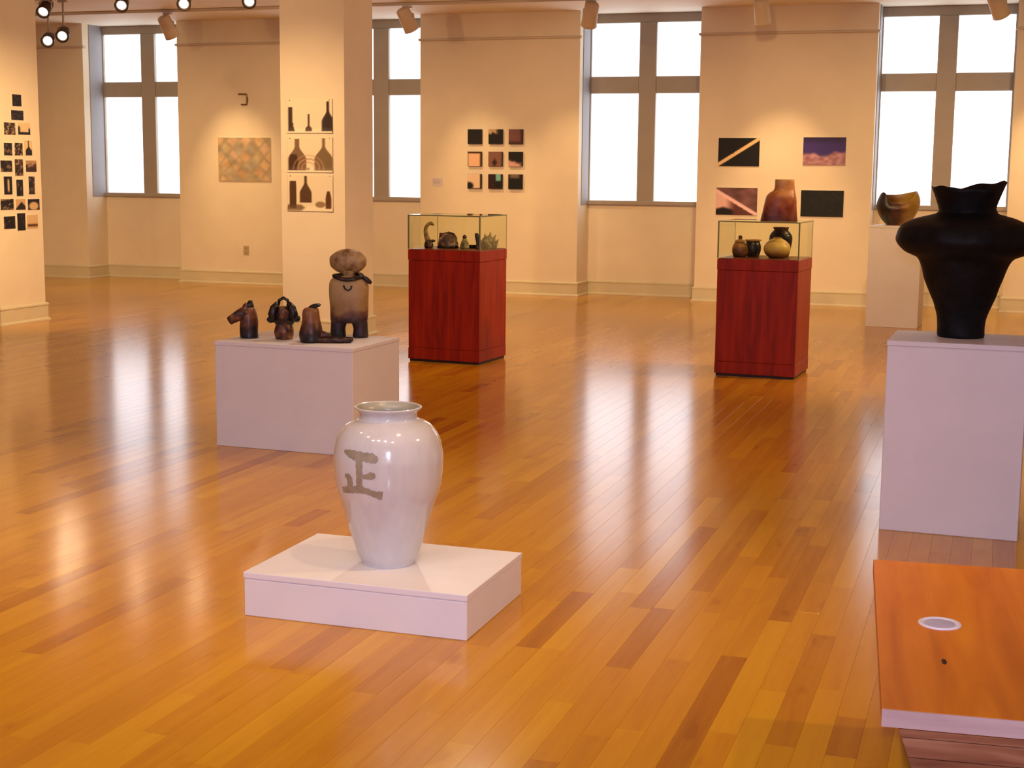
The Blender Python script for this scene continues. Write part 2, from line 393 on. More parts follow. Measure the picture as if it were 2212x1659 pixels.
# ------------------------------------------------------------------ the setting
def build_shell():
    # back wall: piers and the panels under the windows
    b = MB(); edges = [XL] + [e for r in REC for e in r] + [XR]
    for i in range(0, len(edges), 2):
        b.box(edges[i], edges[i + 1], D, RB + .2, 0, ZC)
    for x0, x1 in REC:
        b.box(x0, x1, RB, RB + .2, 0, SILL - .035)
    tag(link('wall_back', b.me('wall_back'), M['wall']), kind='structure')
    path = [(XL, D)]
    for x0, x1 in REC: path += [(x0, D), (x0, RB), (x1, RB), (x1, D)]
    path.append((XR, D))
    prof = [(0, 0), (.034, 0), (.034, .012), (.026, .024), (.018, .028), (.018, .150), (.024, .154), (.024, .168), (.012, .180), (0, .180)]
    tag(link('baseboard_back', sweep('baseboard_back', path, prof), M['base']), kind='structure')
    # grey jamb linings deep in the window recesses
    n = 20
    for x0, x1 in REC:
        for a, b2 in ((x0, x0 + .008), (x1 - .008, x1)):
            tag(link('trim_%d' % n, MB().box(a, b2, D + .15, RB - .001, SILL - .035, ZC).me('jamb_lining'), M['jamb']), kind='structure'); n += 1
    # picture rail on every pier, returned round the corners
    rail = [(0, 3.196), (.012, 3.196), (.022, 3.205), (.022, 3.222), (.010, 3.230), (0, 3.230)]
    n = 1
    for i in range(0, len(edges), 2):
        x0, x1 = edges[i], edges[i + 1]
        pth = ([(x0, D + .05)] if i else []) + [(x0, D), (x1, D)] + ([(x1, D + .05)] if i < len(edges) - 2 else [])
        tag(link('trim_%d' % n, sweep('picture_rail', pth, rail), M['rail']), kind='structure'); n += 1
    # side and rear walls
    tag(link('wall_left', MB().box(XL - .2, XL, YR, RB + .2, 0, ZC).me('wl'), M['wall']), kind='structure')
    tag(link('wall_right', MB().box(XR, XR + .2, YR, RB + .2, 0, ZC).me('wr'), M['wall']), kind='structure')
    # unseen rear wall; its glowing windows are added for cool fill
    rr = [(-12.6, -10.0), (-8.6, -6.0), (-4.6, -2.0), (-.6, 2.0)]
    e2 = [XL] + [e for r in rr for e in r] + [XR]; b = MB()
    for i in range(0, len(e2), 2): b.box(e2[i], e2[i + 1], YR - .2, YR, 0, ZC)
    for x0, x1 in rr: b.box(x0, x1, YR - .2, YR, 0, .8).box(x0, x1, YR - .2, YR, 3.3, ZC)
    tag(link('wall_rear', b.me('wall_rear'), M['wallrear']), kind='structure')
    for i, (x0, x1) in enumerate(rr):
        make_window(i + 5, x0, x1, YR - .16, .8, 3.3, 2.3, 2.42, M['fillpane'], -1)  # added fill windows behind the camera
    # ceiling with a shallow drop along the windows
    tag(link('ceiling', MB().box(XL - .2, XR + .2, YR - .2, RB + .2, ZC, ZC + .15).me('ceiling'), M['ceil']), kind='structure')

def make_window(num, x0, x1, y, z0, z1, zt0, zt1, pane, side=1):
    """two lights wide, two high. y is the plane of the shades; side=1 faces -Y"""
    r = empty('window_%d' % num, ((x0 + x1) / 2, y, z0)); tag(r, kind='structure')
    W = x1 - x0; h = z1 - z0; m = .11; st = .022; f0, f1 = (-.05, .03) if side == 1 else (-.03, .05)
    def bx(nm, a, b2, c, d, dy=0.0, mt=M['wframe']):
        return link(nm, boxmesh(nm, a, b2, f0 + dy, f1, c, d, .006, 1), mt, r)
    a, b2 = zt0 - z0, zt1 - z0
    bx('mullion', -m, m, .0, h - .115, -.012 * side)
    for s in (-1, 1):
        xa, xb = (-W / 2 + .002, -W / 2 + st) if s < 0 else (W / 2 - st, W / 2 - .002)
        bx('stile', xa, xb, .0, h - .115)
        xa, xb = (-W / 2 + st, -m) if s < 0 else (m, W / 2 - st)
        bx('transom', xa, xb, a, b2)
        for c, d in ((.018, a), (b2, h - .115)):
            link('pane', boxmesh('pane', xa, xb, -.004, .004, c, d), pane, r)
    bx('head', -W / 2 + .002, W / 2 - .002, h - .115, h - .001)
    bx('sill', -W / 2 + .002, W / 2 - .002, -.034, .018, -.03 * side)
    return r

build_shell()
for i, (x0, x1) in enumerate(REC):
    make_window(i + 1, x0, x1, RB + .03, SILL + .002, ZC, 2.546, 2.757, M['pane'])

# ---- floor: strip boards running to the windows
def build_floor():
    fl = link('floor', MB().box(XL - .2, XR + .2, YR - .2, RB + .2, -.12, -.0035).me('subfloor'), M['sub']); tag(fl, kind='structure')
    PW = .0826; GAP = .0004
    planks = []
    nx = int((XR - XL) / PW)
    for i in range(nx + 1):
        x0 = XL + i * PW; x1 = min(x0 + PW, XR)
        if x1 - x0 < .01: continue
        y = YR - rnd.random() * 1.2
        while y < RB:
            L = rnd.choice((.35, .5, .6, .75, .9, 1.0, 1.2, 1.4, 1.7)) * rnd.uniform(.85, 1.15)
            ya, yb = max(y, YR), min(y + L, RB); y += L
            if yb - ya < .02: continue
            q = rnd.random()
            tone = min(1, max(.02, rnd.gauss(.53, .068)))
            if q < .09: tone = rnd.uniform(.16, .34)
            elif q < .16: tone = rnd.uniform(.66, .80)
            g = GAP / 2 if (ya + yb) / 2 < 10.5 else .00003
            planks.append((x0 + g, x1 - g, ya + g, yb - g, tone, rnd.uniform(-.00005, 0)))
    def geo(p, far):
        x0, x1, y0, y1, t, dz = p; c = .0003 if far < 10.5 else .00002; z = dz if far < 10.5 else 0
        v = [(x0, y0, -.0035), (x1, y0, -.0035), (x1, y1, -.0035), (x0, y1, -.0035),
             (x0, y0, z - c), (x1, y0, z - c), (x1, y1, z - c), (x0, y1, z - c),
             (x0 + c, y0 + c, z), (x1 - c, y0 + c, z), (x1 - c, y1 - c, z), (x0 + c, y1 - c, z)]
        f = [(8, 9, 10, 11), (0, 1, 5, 4), (1, 2, 6, 5), (2, 3, 7, 6), (3, 0, 4, 7), (4, 5, 9, 8), (5, 6, 10, 9), (6, 7, 11, 10), (7, 4, 8, 11)]
        return v, f
    # what hides the boards from the photograph's place: footprints of the plinths
    def hidden(x, y):
        return (-2.45 < x < -1.6 and 4.4 < y < 5.0) or (-4.2 < x < -3.3 and 7.2 < y < 7.9) or (-.45 < x < .2 and 6.5 < y < 7.0)
    def seen_area(p):
        x0, x1, y0, y1 = p[:4]; tot = 0; nseg = 6
        for k in range(nseg):
            ya, yb = y0 + (y1 - y0) * k / nseg, y0 + (y1 - y0) * (k + 1) / nseg
            q = [to_px(c) for c in ((x0, ya, 0), (x1, ya, 0), (x1, yb, 0), (x0, yb, 0))]
            if any(c is None for c in q): continue
            cx = sum(c[0] for c in q) / 4; cy = sum(c[1] for c in q) / 4
            if not (0 <= cx <= 2212 and 0 <= cy <= 1659): continue
            if hidden((x0 + x1) / 2, (ya + yb) / 2): continue
            if 1885 < cx and cy > 1140: continue
            if 526 < cx < 1128 and 1155 < cy < 1380: continue
            tot += abs(sum(q[i][0] * q[(i + 1) % 4][1] - q[(i + 1) % 4][0] * q[i][1] for i in range(4))) / 2
        return tot
    order = sorted(range(len(planks)), key=lambda i: -seen_area(planks[i]))
    single = set(order[:300])
    rest = MB(); tones = []
    for i, p in enumerate(planks):
        if i in single:
            cx, cy = (p[0] + p[1]) / 2, (p[2] + p[3]) / 2
            v, f = geo((p[0] - cx, p[1] - cx, p[2] - cy, p[3] - cy, p[4], p[5]), cy)
            me = mesh('plank', v, f); a = me.attributes.new('tone', 'FLOAT', 'FACE'); a.data.foreach_set('value', [p[4]] * len(f))
            link('plank', me, M['floor'], fl, (cx, cy, 0))
        else:
            v, f = geo(p, (p[2] + p[3]) / 2); rest.add(v, f); tones += [p[4]] * len(f)
    me = rest.me('strip_boards'); a = me.attributes.new('tone', 'FLOAT', 'FACE'); a.data.foreach_set('value', tones)
    o = link('strip_boards', me, M['floor'], fl); tag(o, kind='stuff')
build_floor()

# ---- the two pillars
def pillar(name, x0, x1, y0, y1):
    r = link(name, MB().box(x0, x1, y0, y1, 0, ZC).me(name), M['wall']); tag(r, kind='structure')
    prof = [(0, 0), (.034, 0), (.034, .012), (.026, .024), (.018, .028), (.018, .150), (.024, .154), (.024, .168), (.012, .180), (0, .180)]
    pth = [(x0, y0), (x1, y0), (x1, y1), (x0, y1)]
    link('baseboard', sweep('baseboard', pth, prof, True), M['base'], r)
    return r
pillar('wall_pillar_center', -6.33, -5.69, 12.25, 12.88)
pillar('wall_pillar_left', -9.95, -9.29, 12.00, 12.72)

# ------------------------------------------------------------------ track lighting
def head(loc, aim, power, lit_face=False, drop=None, spot=50, blend=1.0, col=WARM, label=None, seen=True, group='ceiling track spotlights', size=.05):
    """can-shaped track head hung from the ceiling at loc (centre of the can), pointing at aim"""
    loc = Vector(loc); d = (Vector(aim) - loc).normalized()
    if seen:
        root = empty('track_spotlight', loc); tag(root, label, 'spotlight', group)
        rot = d.to_track_quat('Z', 'Y').to_matrix().to_4x4()
        can = lathe('can', [(-.115, .035), (-.112, .055), (-.10, .066), (-.02, .070), (.09, .074), (.115, .078), (.118, .070), (.104, .050), (.08, .046)], 28, cap1=False)
        k = 1.0 if lit_face else 1.22
        can.transform(rot @ Matrix.Scale(k, 4)); link('can', can, M['lampwhite'] if not lit_face else M['lampdark'], root)
        ln = lathe('lens', [(.092, .0), (.097, .025), (.099, .046), (.085, .046)], 24, cap0=False, cap1=False); ln.transform(rot)
        link('lens', ln, M['lens'], root)
        top = ZC - loc.z
        st = tube('stem', [(0, 0, .05), (0, 0, top - .05)], .012, 10); link('stem', st, M['track'], root)
        link('adapter', boxmesh('adapter', -.06, .06, -.02, .02, top - .064, top - .040, .004, 1), M['track'], root)
        link('yoke', tube('yoke', [d * .02 + Vector((-.083, 0, -.0)), (-.083, 0, .06), (0, 0, .095), (.083, 0, .06), d * .02 + Vector((.083, 0, 0))], .009, 8), M['track'], root)
    l = bpy.data.lights.new('spot', 'SPOT'); l.energy = power * POW; l.color = col; l.spot_size = R(spot); l.spot_blend = blend; l.shadow_soft_size = size
    lo = bpy.data.objects.new('spot', l); COL.objects.link(lo)
    lo.location = loc + d * .13; lo.rotation_euler = d.to_track_quat('-Z', 'Y').to_euler()
    return lo
def track(x0, x1, y, label):
    t = link('light_track', boxmesh('light_track', -(x1 - x0) / 2, (x1 - x0) / 2, -.018, .018, -.034, 0, .003, 1), M['track'], None, ((x0 + x1) / 2, y, ZC - .002))
    tag(t, label, 'track', 'ceiling light tracks')

track(-12.6, 2.2, 16.5, 'ceiling light track running along the tall windows')
track(-11.6, -10.15, 15.0, 'short ceiling light track holding the low-hung pair of spotlights')
track(-12.6, -6.6, 14.6, 'ceiling light track nearer the pillars')
track(-8.5, 1.5, 2.2, 'ceiling light track over the foreground')
track(-10.5, 1.5, 9.0, 'ceiling light track across the middle of the room')
track(-12.0, 1.5, 13.0, 'ceiling light track level with the pillars')

# wall washers along the windows
head((-10.09, 16.5, 3.32), (-9.75, D, 1.3), 46, label='cream spotlight beside the window, aimed at the map-like picture')
head((-6.84, 16.5, 3.335), (-6.15, D, 1.1), 36, label='cream spotlight above the nine small square pictures')
head((-4.58, 16.5, 3.34), (-5.3, D, 1.1), 34, label='cream spotlight hanging in front of the middle window')
head((-2.63, 16.5, 3.33), (-2.5, D, 1.15), 50, label='cream spotlight above the four landscape photographs')
head((-.17, 16.5, 3.34), (.75, D, 1.2), 70, label='cream spotlight at the window behind the black vessel')
# lamps turned toward the room, hung behind the pillars
head((-10.78, 15.0, 3.05), (-6.5, 7.0, .3), 1.6, True, label='lit spotlight, lower of the pair beside the photo pillar', spot=70)
head((-10.57, 15.0, 3.11), (-7.6, 8.5, .3), 1.6, True, label='lit spotlight, upper of the pair beside the photo pillar', spot=70)
head((-10.52, 14.6, 3.36), (-9.0, 9.5, 0), 1.6, True, label='lit spotlight high beside the photo pillar, close to the ceiling', spot=70)
head((-9.50, 14.6, 3.40), (-7.0, 9.0, 0), 1.6, True, label='lit spotlight at the ceiling over the window nearest the photo pillar', spot=70)
head((-8.71, 14.6, 3.385), (-5.5, 8.0, .2), 1.6, True, label='lit spotlight at the ceiling over the wall bracket', spot=70)
head((-7.90, 14.6, 3.385), (-4.5, 7.0, .3), 1.6, True, label='lit spotlight at the ceiling beside the poster pillar', spot=70)
# unseen lamps without bodies over the rest of the room, many added as fill
head((-6.9, 9.0, 3.35), (-6.0, 12.25, 1.38), 155, spot=50, seen=False)            # posters on the pillar
head((-6.6, 9.6, 3.35), (-9.29, 12.35, 1.2), 325, spot=48, seen=False)            # photographs on the pillar side
head((-7.6, 8.2, 3.30), (-7.4, 12.4, 2.7), 75, spot=84, seen=False)               # added broad fill lamp warming the tops of both pillars
head((-3.2, 9.0, 3.35), (-3.3, 4.7, .1), 60, spot=70, seen=False, col=HALO)
head((-3.6, 9.0, 3.35), (-4.25, 11.4, .8), 40, spot=60, seen=False)
head((-1.2, 9.0, 3.35), (-1.75, 11.5, .8), 40, spot=60, seen=False)
head((-.6, 9.0, 3.35), (-.9, 15.6, .8), 150, spot=50, seen=False)
head((-2.9, 2.2, 3.35), (-2.0, 4.75, .3), 15, spot=50, seen=False, col=HALO, size=.03)
head((-1.3, 2.2, 3.35), (-2.1, 4.75, .3), 18, spot=50, seen=False, col=HALO, size=.03)
head((-2.2, 2.2, 3.35), (-2.4, 6.2, 0), 18, spot=75, seen=False, col=HALO, size=.03)
head((-4.6, 2.2, 3.35), (-4.0, 7.4, .4), 22, spot=60, seen=False, col=HALO, size=.03)
head((-.4, 2.2, 3.35), (-.6, 5.5, .3), 14, spot=75, seen=False, col=HALO, size=.03)
head((-6.5, 2.2, 3.35), (-5.2, 6.0, .0), 25, spot=80, seen=False, col=HALO, size=.03)
for x in (-11.5, -8.4, -5.2, -2.2, .6):                                           # added unseen washers brightening the lower half of the window wall
    head((x, 13.0, 3.35), (x - .2, D, .7), 95, spot=72, seen=False)
for x, y, e in ((-4.2, 4.2, 34), (-3.4, 3.2, 32), (-.9, 4.2, 30), (-5.8, 6.2, 16), (-2.4, 6.8, 22), (-.6, 8.2, 10), (-7.4, 8.0, 8), (-4.8, 9.6, 12)):         # added unseen down-lights brightening the boards
    head((x, y, 3.35), (x, y + .01, 0), e, spot=95, seen=False, size=.04)
for p, q, e in (((1.9, 5.6, 3.35), (-1.7, 4.8, .1), 70), ((1.9, 8.6, 3.35), (-3.4, 7.6, .4), 110), ((1.9, 11.8, 3.35), (-1.6, 11.5, .6), 170), ((.2, 12.4, 3.35), (-4.0, 11.4, .6), 60), ((1.0, 10.6, 3.35), (-5.7, 12.55, 1.6), 110)):
    head(p, q, e, spot=60, seen=False)  # added unseen side lamps brightening the right-hand faces

# ------------------------------------------------------------------ plinths
def plinth(loc, rz, w, d, h, label, mat, lid=.022, cat='plinth', group=None):
    r = empty('display_plinth', loc, rz); tag(r, label, cat, group)
    link('body', boxmesh('body', .002, w - .002, .002, d - .002, 0, h - lid - .002, .003, 1), mat, r)
    link('joint', boxmesh('joint', .005, w - .005, .005, d - .005, h - lid - .003, h - lid, 0), M['seam'], r)
    link('top_panel', boxmesh('top_panel', 0, w, 0, d, h - lid, h, .003, 2), mat, r)
    return r
plinth((-2.450, 4.415, 0), .001, .834, .593, .158, 'low white plinth on the floor carrying the tall pale jar', M['plinth'])
plinth((-4.158, 7.209, 0), -.029, .861, .615, .596, 'knee-high white plinth carrying four brown clay figures', M['plinth'])
plinth((-.446, 6.508, 0), -.026, .585, .468, .843, 'waist-high white plinth under the big black vessel', M['plinth'])
plinth((-1.295, 15.51, 0), -.06, .53, .45, 1.044, 'slim cream plinth near the windows carrying the torn-rimmed bowl', M['plinth2'])

# ------------------------------------------------------------------ glass-topped cases
def case(loc, rz, w, d, h, zw, label):
    r = empty('display_case', loc, rz); tag(r, label, 'display case', 'cherry-wood cases with glass tops')
    link('kick', boxmesh('kick', .012, w - .012, .012, d - .012, 0, .022), M['kick'], r)
    link('base_band', boxmesh('base_band', .001, w - .001, .001, d - .001, .020, .112, .002, 1), M['cherry'], r)
    for nm, a in (('front_panel', (.003, w - .003, .003, .021)), ('back_panel', (.003, w - .003, d - .021, d - .003)),
                  ('side_panel', (.003, .021, .0215, d - .0215)), ('side_panel', (w - .021, w - .003, .0215, d - .0215))):
        link(nm, boxmesh(nm, *a, .114, zw - .092, .0015, 1), M['cherry'], r)
    link('top_band', boxmesh('top_band', 0, w, 0, d, zw - .09, zw - .004, .003, 2), M['cherry'], r)
    link('deck', boxmesh('deck', .012, w - .012, .012, d - .012, zw - .0045, zw), M['cherrytop'], r)
    g = .006; i = .004
    link('pane', boxmesh('pane', i, w - i, i, i + g, zw - .003, h - g), M['glass'], r)
    link('pane', boxmesh('pane', i, w - i, d - i - g, d - i, zw - .003, h - g), M['glass'], r)
    link('pane', boxmesh('pane', i, i + g, i + g, d - i - g, zw - .003, h - g), M['glass'], r)
    link('pane', boxmesh('pane', w - i - g, w - i, i + g, d - i - g, zw - .003, h - g), M['glass'], r)
    link('top_pane', boxmesh('top_pane', i, w - i, i, d - i, h - g, h), M['glass'], r)
    e = .005
    for x, y in ((i, i), (w - i, i), (w - i, d - i), (i, d - i)):
        q = e if y < d / 2 else .0018
        link('glass_edge', boxmesh('glass_edge', x - q, x + q, y - q, y + q, zw, h - .0005, .0006, 1), M['gedge'], r)
    for a in ((0, w, -e, e), (0, w, d - 2 * i - e, d - 2 * i + e), (-e, e, 0, d), (w - 2 * i - e, w - 2 * i + e, 0, d)):
        link('glass_edge', boxmesh('glass_edge', max(a[0] + i - 0, .001), min(a[1] + i, w - .001), max(a[2] + i, .001), min(a[3] + i, d - .001), h - .0095, h - .0004), M['gedge'], r)
    return r
case((-4.596, 11.105, 0), -.077, .645, .551, 1.201, .922, 'dark cherry display case near the poster pillar, small clay pieces under its glass')
case((-2.066, 11.207, 0), -.054, .628, .570, 1.198, .912, 'dark cherry display case with four round pots inside and a rust vase on top')

# ------------------------------------------------------------------ wooden bench, foreground
def bench():
    r = empty('bench', (-.182, 3.017, 0), .0963); tag(r, 'honey-coloured wooden bench with a round steel insert in its top', 'bench')
    w, d, h, t = .46, 1.233, .45, .038
    link('top', boxmesh('top', 0, w, .0035, d, h - t, h, .002, 2), M['bench'], r)
    link('edge_strip', boxmesh('edge_strip', 0, w, 0, .0034, h - t, h - .0005), M['benchedge'], r)
    # tapered body of stacked boards
    nb = 9; zt = h - t - .001
    for k in range(nb):
        za, zb = zt * k / nb, zt * (k + 1) / nb - .002
        def ins(z): return .030 + .34 * (zt - z)
        a, b2 = ins(za), ins(zb); ya, yb = .07 + .10 * (zt - za), .07 + .10 * (zt - zb)
        me = mesh('board', [(a, ya, za), (w - a, ya, za), (w - a, d - ya, za), (a, d - ya, za), (b2, yb, zb), (w - b2, yb, zb), (w - b2, d - yb, zb), (b2, d - yb, zb)],
                  [(0, 3, 2, 1), (4, 5, 6, 7), (0, 1, 5, 4), (1, 2, 6, 5), (2, 3, 7, 6), (3, 0, 4, 7)])
        link('board', me, M['benchbody'], r)
    dk = empty('insert', (.152, .640, h)); dk.parent = r
    link('ring', lathe('ring', [(0, .052), (.002, .052), (.0035, .049), (.003, .041), (.0012, .038)], 40, cap0=False, cap1=False), M['chrome'], dk)
    link('dish', lathe('dish', [(.0008, .0385), (.0012, .030), (.0022, .018), (.003, .0)], 40, cap0=False, cap1=False), M['chromedark'], dk)
    link('knot', lathe('knot', [(.0002, .011), (.0006, .0)], 12, cap0=False, cap1=False), M['kick'], r, (.145, .345, h)).scale = (.55, 1.9, 1)
bench()

# ------------------------------------------------------------------ pale jar with a brushed character
JAR = [(0.0, .0935), (.010, .0965), (.036, .1105), (.087, .1261), (.145, .1441), (.2077, .1620), (.2651, .1810), (.3157, .1915), (.3727, .1955), (.4062, .1935),
       (.463, .1800), (.4997, .1545), (.516, .1300), (.5255, .1060), (.538, .1015), (.5505, .1055), (.560, .1165), (.5655, .1200)]
def jar():
    r = empty('ceramic_jar', (-2.026, 4.712, .158), YAW); tag(r, 'tall pale glazed jar with a brown brushed character on its side', 'jar')
    pr = spline(JAR, 4)
    outer = pr + [(.5685, .119), (.569, .116), (.566, .112)]
    link('body', lathe('body', outer, 80, cap0=True, cap1=False, nz=.006, nf=9), M['jar'], r)
    inner = [(.5662, .1122), (.556, .104), (.545, .096), (.525, .096), (.50, .125), (.45, .165), (.37, .182), (.25, .17), (.1, .12), (.02, .08), (.015, .0)]
    link('inside', lathe('inside', inner, 64, cap0=False, cap1=False), M['jarin'], r)
    def rad(z):
        for (z0, r0), (z1, r1) in zip(pr, pr[1:]):
            if z0 <= z <= z1: return r0 + (r1 - r0) * (z - z0) / max(1e-6, z1 - z0)
        return .1
    def surf(zx, zy):
        px, py = 500 + zx / 2.962, 840 + zy / 2.962
        s = (px - 828.5) / 618.0; z = (1238 - py) / 590.0
        q = rad(z) + .0016; a = math.asin(max(-.99, min(.99, s / q)))
        return (q * math.sin(a), -q * math.cos(a), z)
    strokes = [
        ([(713, 428), (735, 432), (780, 441), (850, 446), (905, 452), (933, 468)], [12, 30, 48, 46, 50, 26]),
        ([(814, 455), (816, 520), (816, 590), (818, 655)], [40, 36, 34, 42]),
        ([(838, 566), (870, 564), (895, 558), (921, 555)], [22, 28, 40, 20]),
        ([(718, 574), (745, 580), (754, 615), (750, 660)], [18, 32, 32, 40]),
        ([(698, 672), (740, 663), (800, 652), (860, 655), (915, 672), (965, 682)], [30, 38, 40, 34, 34, 52])]
    for cl, wd in strokes:
        pts = spline([(x, y, q) for (x, y), q in zip(cl, wd)], 6); v, f = [], []
        for i, (x, y, q) in enumerate(pts):
            a, b2 = pts[max(0, i - 1)], pts[min(len(pts) - 1, i + 1)]
            dx, dy = b2[0] - a[0], b2[1] - a[1]; L = math.hypot(dx, dy) or 1; nx, ny = -dy / L, dx / L
            for k in range(5):
                t = (k / 4 - .5) * q * 1.15 * (1 + .12 * math.sin(i * 1.7 + k * 3))
                v.append(surf(x + nx * t, y + ny * t))
        for i in range(len(pts) - 1):
            for k in range(4):
                a = i * 5 + k; f.append((a, a + 1, a + 6, a + 5))
        link('brush_stroke', fix(mesh('brush_stroke', v, f, True)), M['brush'], r)
jar()

# ------------------------------------------------------------------ black vessel
def black_vessel():
    r = empty('black_vessel', (-.148, 6.790, .843), YAW); tag(r, 'large black clay vessel with swollen shoulder and torn flared rim', 'vessel')
    body = [(0, .098), (.012, .1015), (.05, .1030), (.095, .1095), (.15, .1270), (.186, .1430), (.25, .1660), (.30, .1800), (.335, .1960), (.352, .2120), (.362, .2350),
            (.380, .2720), (.418, .3000), (.455, .2975), (.491, .2780), (.520, .2250), (.536, .1700), (.546, .1340), (.556, .1215)]
    link('body', lathe('body', spline(body, 4), 88, cap1=False, nz=.045, nf=9), M['blackpot'], r)
    nk = [(.553, .1215), (.566, .1235), (.61, .1400), (.652, .1590)]
    def rim(a, i, n):
        k = min(1.0, i / 8.0) if i < 9 else 1.0
        c = math.cos(a); q = max(0, (c - .12) / .88)
        return k * (.034 * q ** .8 + .010 * max(0, -c - .7) / .3 - .006 * math.sin(3 * a) * .5 + .004 * math.sin(7 * a + 1))
    outer = spline(nk, 3); lev = outer + [(.655, .156), (.651, .151), (.60, .130), (.556, .112), (.50, .14), (.42, .24)]
    link('neck', lathe('neck', lev, 72, cap0=False, cap1=False, nz=.03, nf=7, rim=rim), M['blackpot'], r)
black_vessel()

# ------------------------------------------------------------------ torn-rimmed bowl on the slim plinth
def bowl():
    r = empty('torn_bowl', (-1.035, 15.76, 1.044), YAW); tag(r, 'small glossy brown bowl with a torn open rim, before the window', 'bowl')
    p = spline([(0, .108), (.012, .118), (.06, .160), (.13, .202), (.19, .222), (.25, .215), (.31, .190)], 4)
    def rim(a, i, n):
        if i >= 25: k = 1.0 if i < 28 else max(0, 1 - (i - 27) / 4)
        else: k = max(0, (i - 12) / 12.0)
        c, s = math.cos(a), math.sin(a)
        front = max(0, -s)
        return k * (-.085 * front * (.55 + .45 * math.cos(2.2 * (a - 4.6))) + .04 * max(0, c) ** 2 + .035 * math.exp(-((a - 3.55) / .35) ** 2) - .03 * math.exp(-((a - 4.1) / .2) ** 2))
    lev = p + [(.313, .184), (.308, .178), (.25, .200), (.19, .206), (.12, .185), (.03, .10), (.02, .0)]
    link('body', lathe('body', lev, 72, cap1=False, nz=.08, nf=5, rim=rim), M['bowl'], r)
bowl()

# ------------------------------------------------------------------ rust vase on top of the case
def rust_vase():
    r = empty('rust_vase', (-1.632, 11.42, 1.1985), YAW); tag(r, 'rust-brown slab vase with a sloping shoulder, standing on the glass case', 'vase')
    k = 1 / 3.53 / 279.0
    L = [(383, 515, 790), (378, 513, 791), (330, 522, 787), (260, 533, 777), (215, 542, 772), (190, 553, 769), (170, 575, 767), (158, 596, 764), (140, 609, 761), (110, 612, 757), (84, 611, 755), (72, 612, 753)]
    lev = []
    for y, a, b2 in L:
        z = (383 - y) * k; rx = (b2 - a) / 2 * k; cx = ((a + b2) / 2 - 652) * k
        lev.append((z, cx, 0, rx, min(.085, rx * .72)))
    lev = spline(lev, 3)
    zt, cx, cy, rx, ry = lev[-1]
    lev += [(zt + .002, cx, cy, rx * .97, ry * .95), (zt, cx, cy, rx * .90, ry * .86), (zt - .04, cx, cy, rx * .86, ry * .8), (zt - .09, cx, cy, rx * .9, ry * .8)]
    link('body', loft('body', lev, 56, 2.5, .05, 9, cap1=True), M['vase'], r)
rust_vase()

# ------------------------------------------------------------------ pots inside the second case
CRV = Vector((math.cos(YAW), math.sin(YAW), 0)); CFV = Vector((-math.sin(YAW), math.cos(YAW), 0))
def at(c, off, back, z): return Vector((c[0], c[1], z)) + CRV * off + CFV * back
C2 = (-1.7374, 11.4752); C1 = (-4.2535, 11.3551)
def pots():
    z = .9125
    r = empty('lidded_jar', at(C2, -.200, 0, z), YAW); tag(r, 'small brown onion-shaped lidded jar with a knob, inside the glass case', 'jar', 'pots in the glass case')
    link('body', lathe('body', spline([(0, .045), (.01, .052), (.04, .061), (.075, .060), (.10, .050), (.118, .036)], 4), 40, nz=.03), M['brownpot'], r)
    lid = link('lid', lathe('lid', spline([(.117, .040), (.122, .041), (.132, .030), (.140, .014)], 3), 32), M['brownpot'], r)
    link('knob', lathe('knob', spline([(.138, .010), (.146, .014), (.158, .016), (.166, .010), (.169, .002)], 3), 20), M['dark'], lid)
    r = empty('squat_pot', at(C2, -.086, .085, z), YAW); tag(r, 'dark squat pot with a wide flat rim, inside the glass case', 'pot', 'pots in the glass case')
    link('body', lathe('body', spline([(0, .044), (.01, .050), (.05, .063), (.09, .062), (.112, .054), (.122, .054)], 4), 40, cap1=False, nz=.03), M['dark2'], r)
    link('rim', lathe('rim', [(.120, .054), (.124, .0655), (.131, .066), (.133, .060), (.128, .050), (.09, .052), (.03, .04), (.02, 0)], 40, cap0=False, cap1=False), M['brownpot'], r)
    r = empty('round_pot', at(C2, .071, -.10, z), YAW); tag(r, 'round ochre pot with a smoked base, inside the glass case', 'pot', 'pots in the glass case')
    link('body', lathe('body', spline([(0, .055), (.008, .066), (.03, .089), (.065, .103), (.10, .096), (.130, .070), (.146, .044), (.152, .030)], 4), 48, cap1=False, nz=.02), M['ochre'], r)
    link('lip', lathe('lip', [(.150, .031), (.156, .034), (.159, .031), (.155, .024), (.13, .03), (.10, .02), (.09, .0)], 32, cap0=False, cap1=False), M['brownpot'], r)
    r = empty('shouldered_jar', at(C2, .134, .105, z), YAW); tag(r, 'tall dark jar behind the round ochre pot in the glass case', 'jar', 'pots in the glass case')
    link('body', lathe('body', spline([(0, .060), (.01, .066), (.06, .080), (.12, .090), (.165, .087), (.195, .068), (.206, .054)], 4), 44, cap1=False, nz=.03), M['dark2'], r)
    link('rim', lathe('rim', [(.204, .054), (.214, .056), (.226, .062), (.231, .060), (.228, .052), (.20, .048), (.15, .05), (.14, 0)], 40, cap0=False, cap1=False), M['dark'], r)
pots()

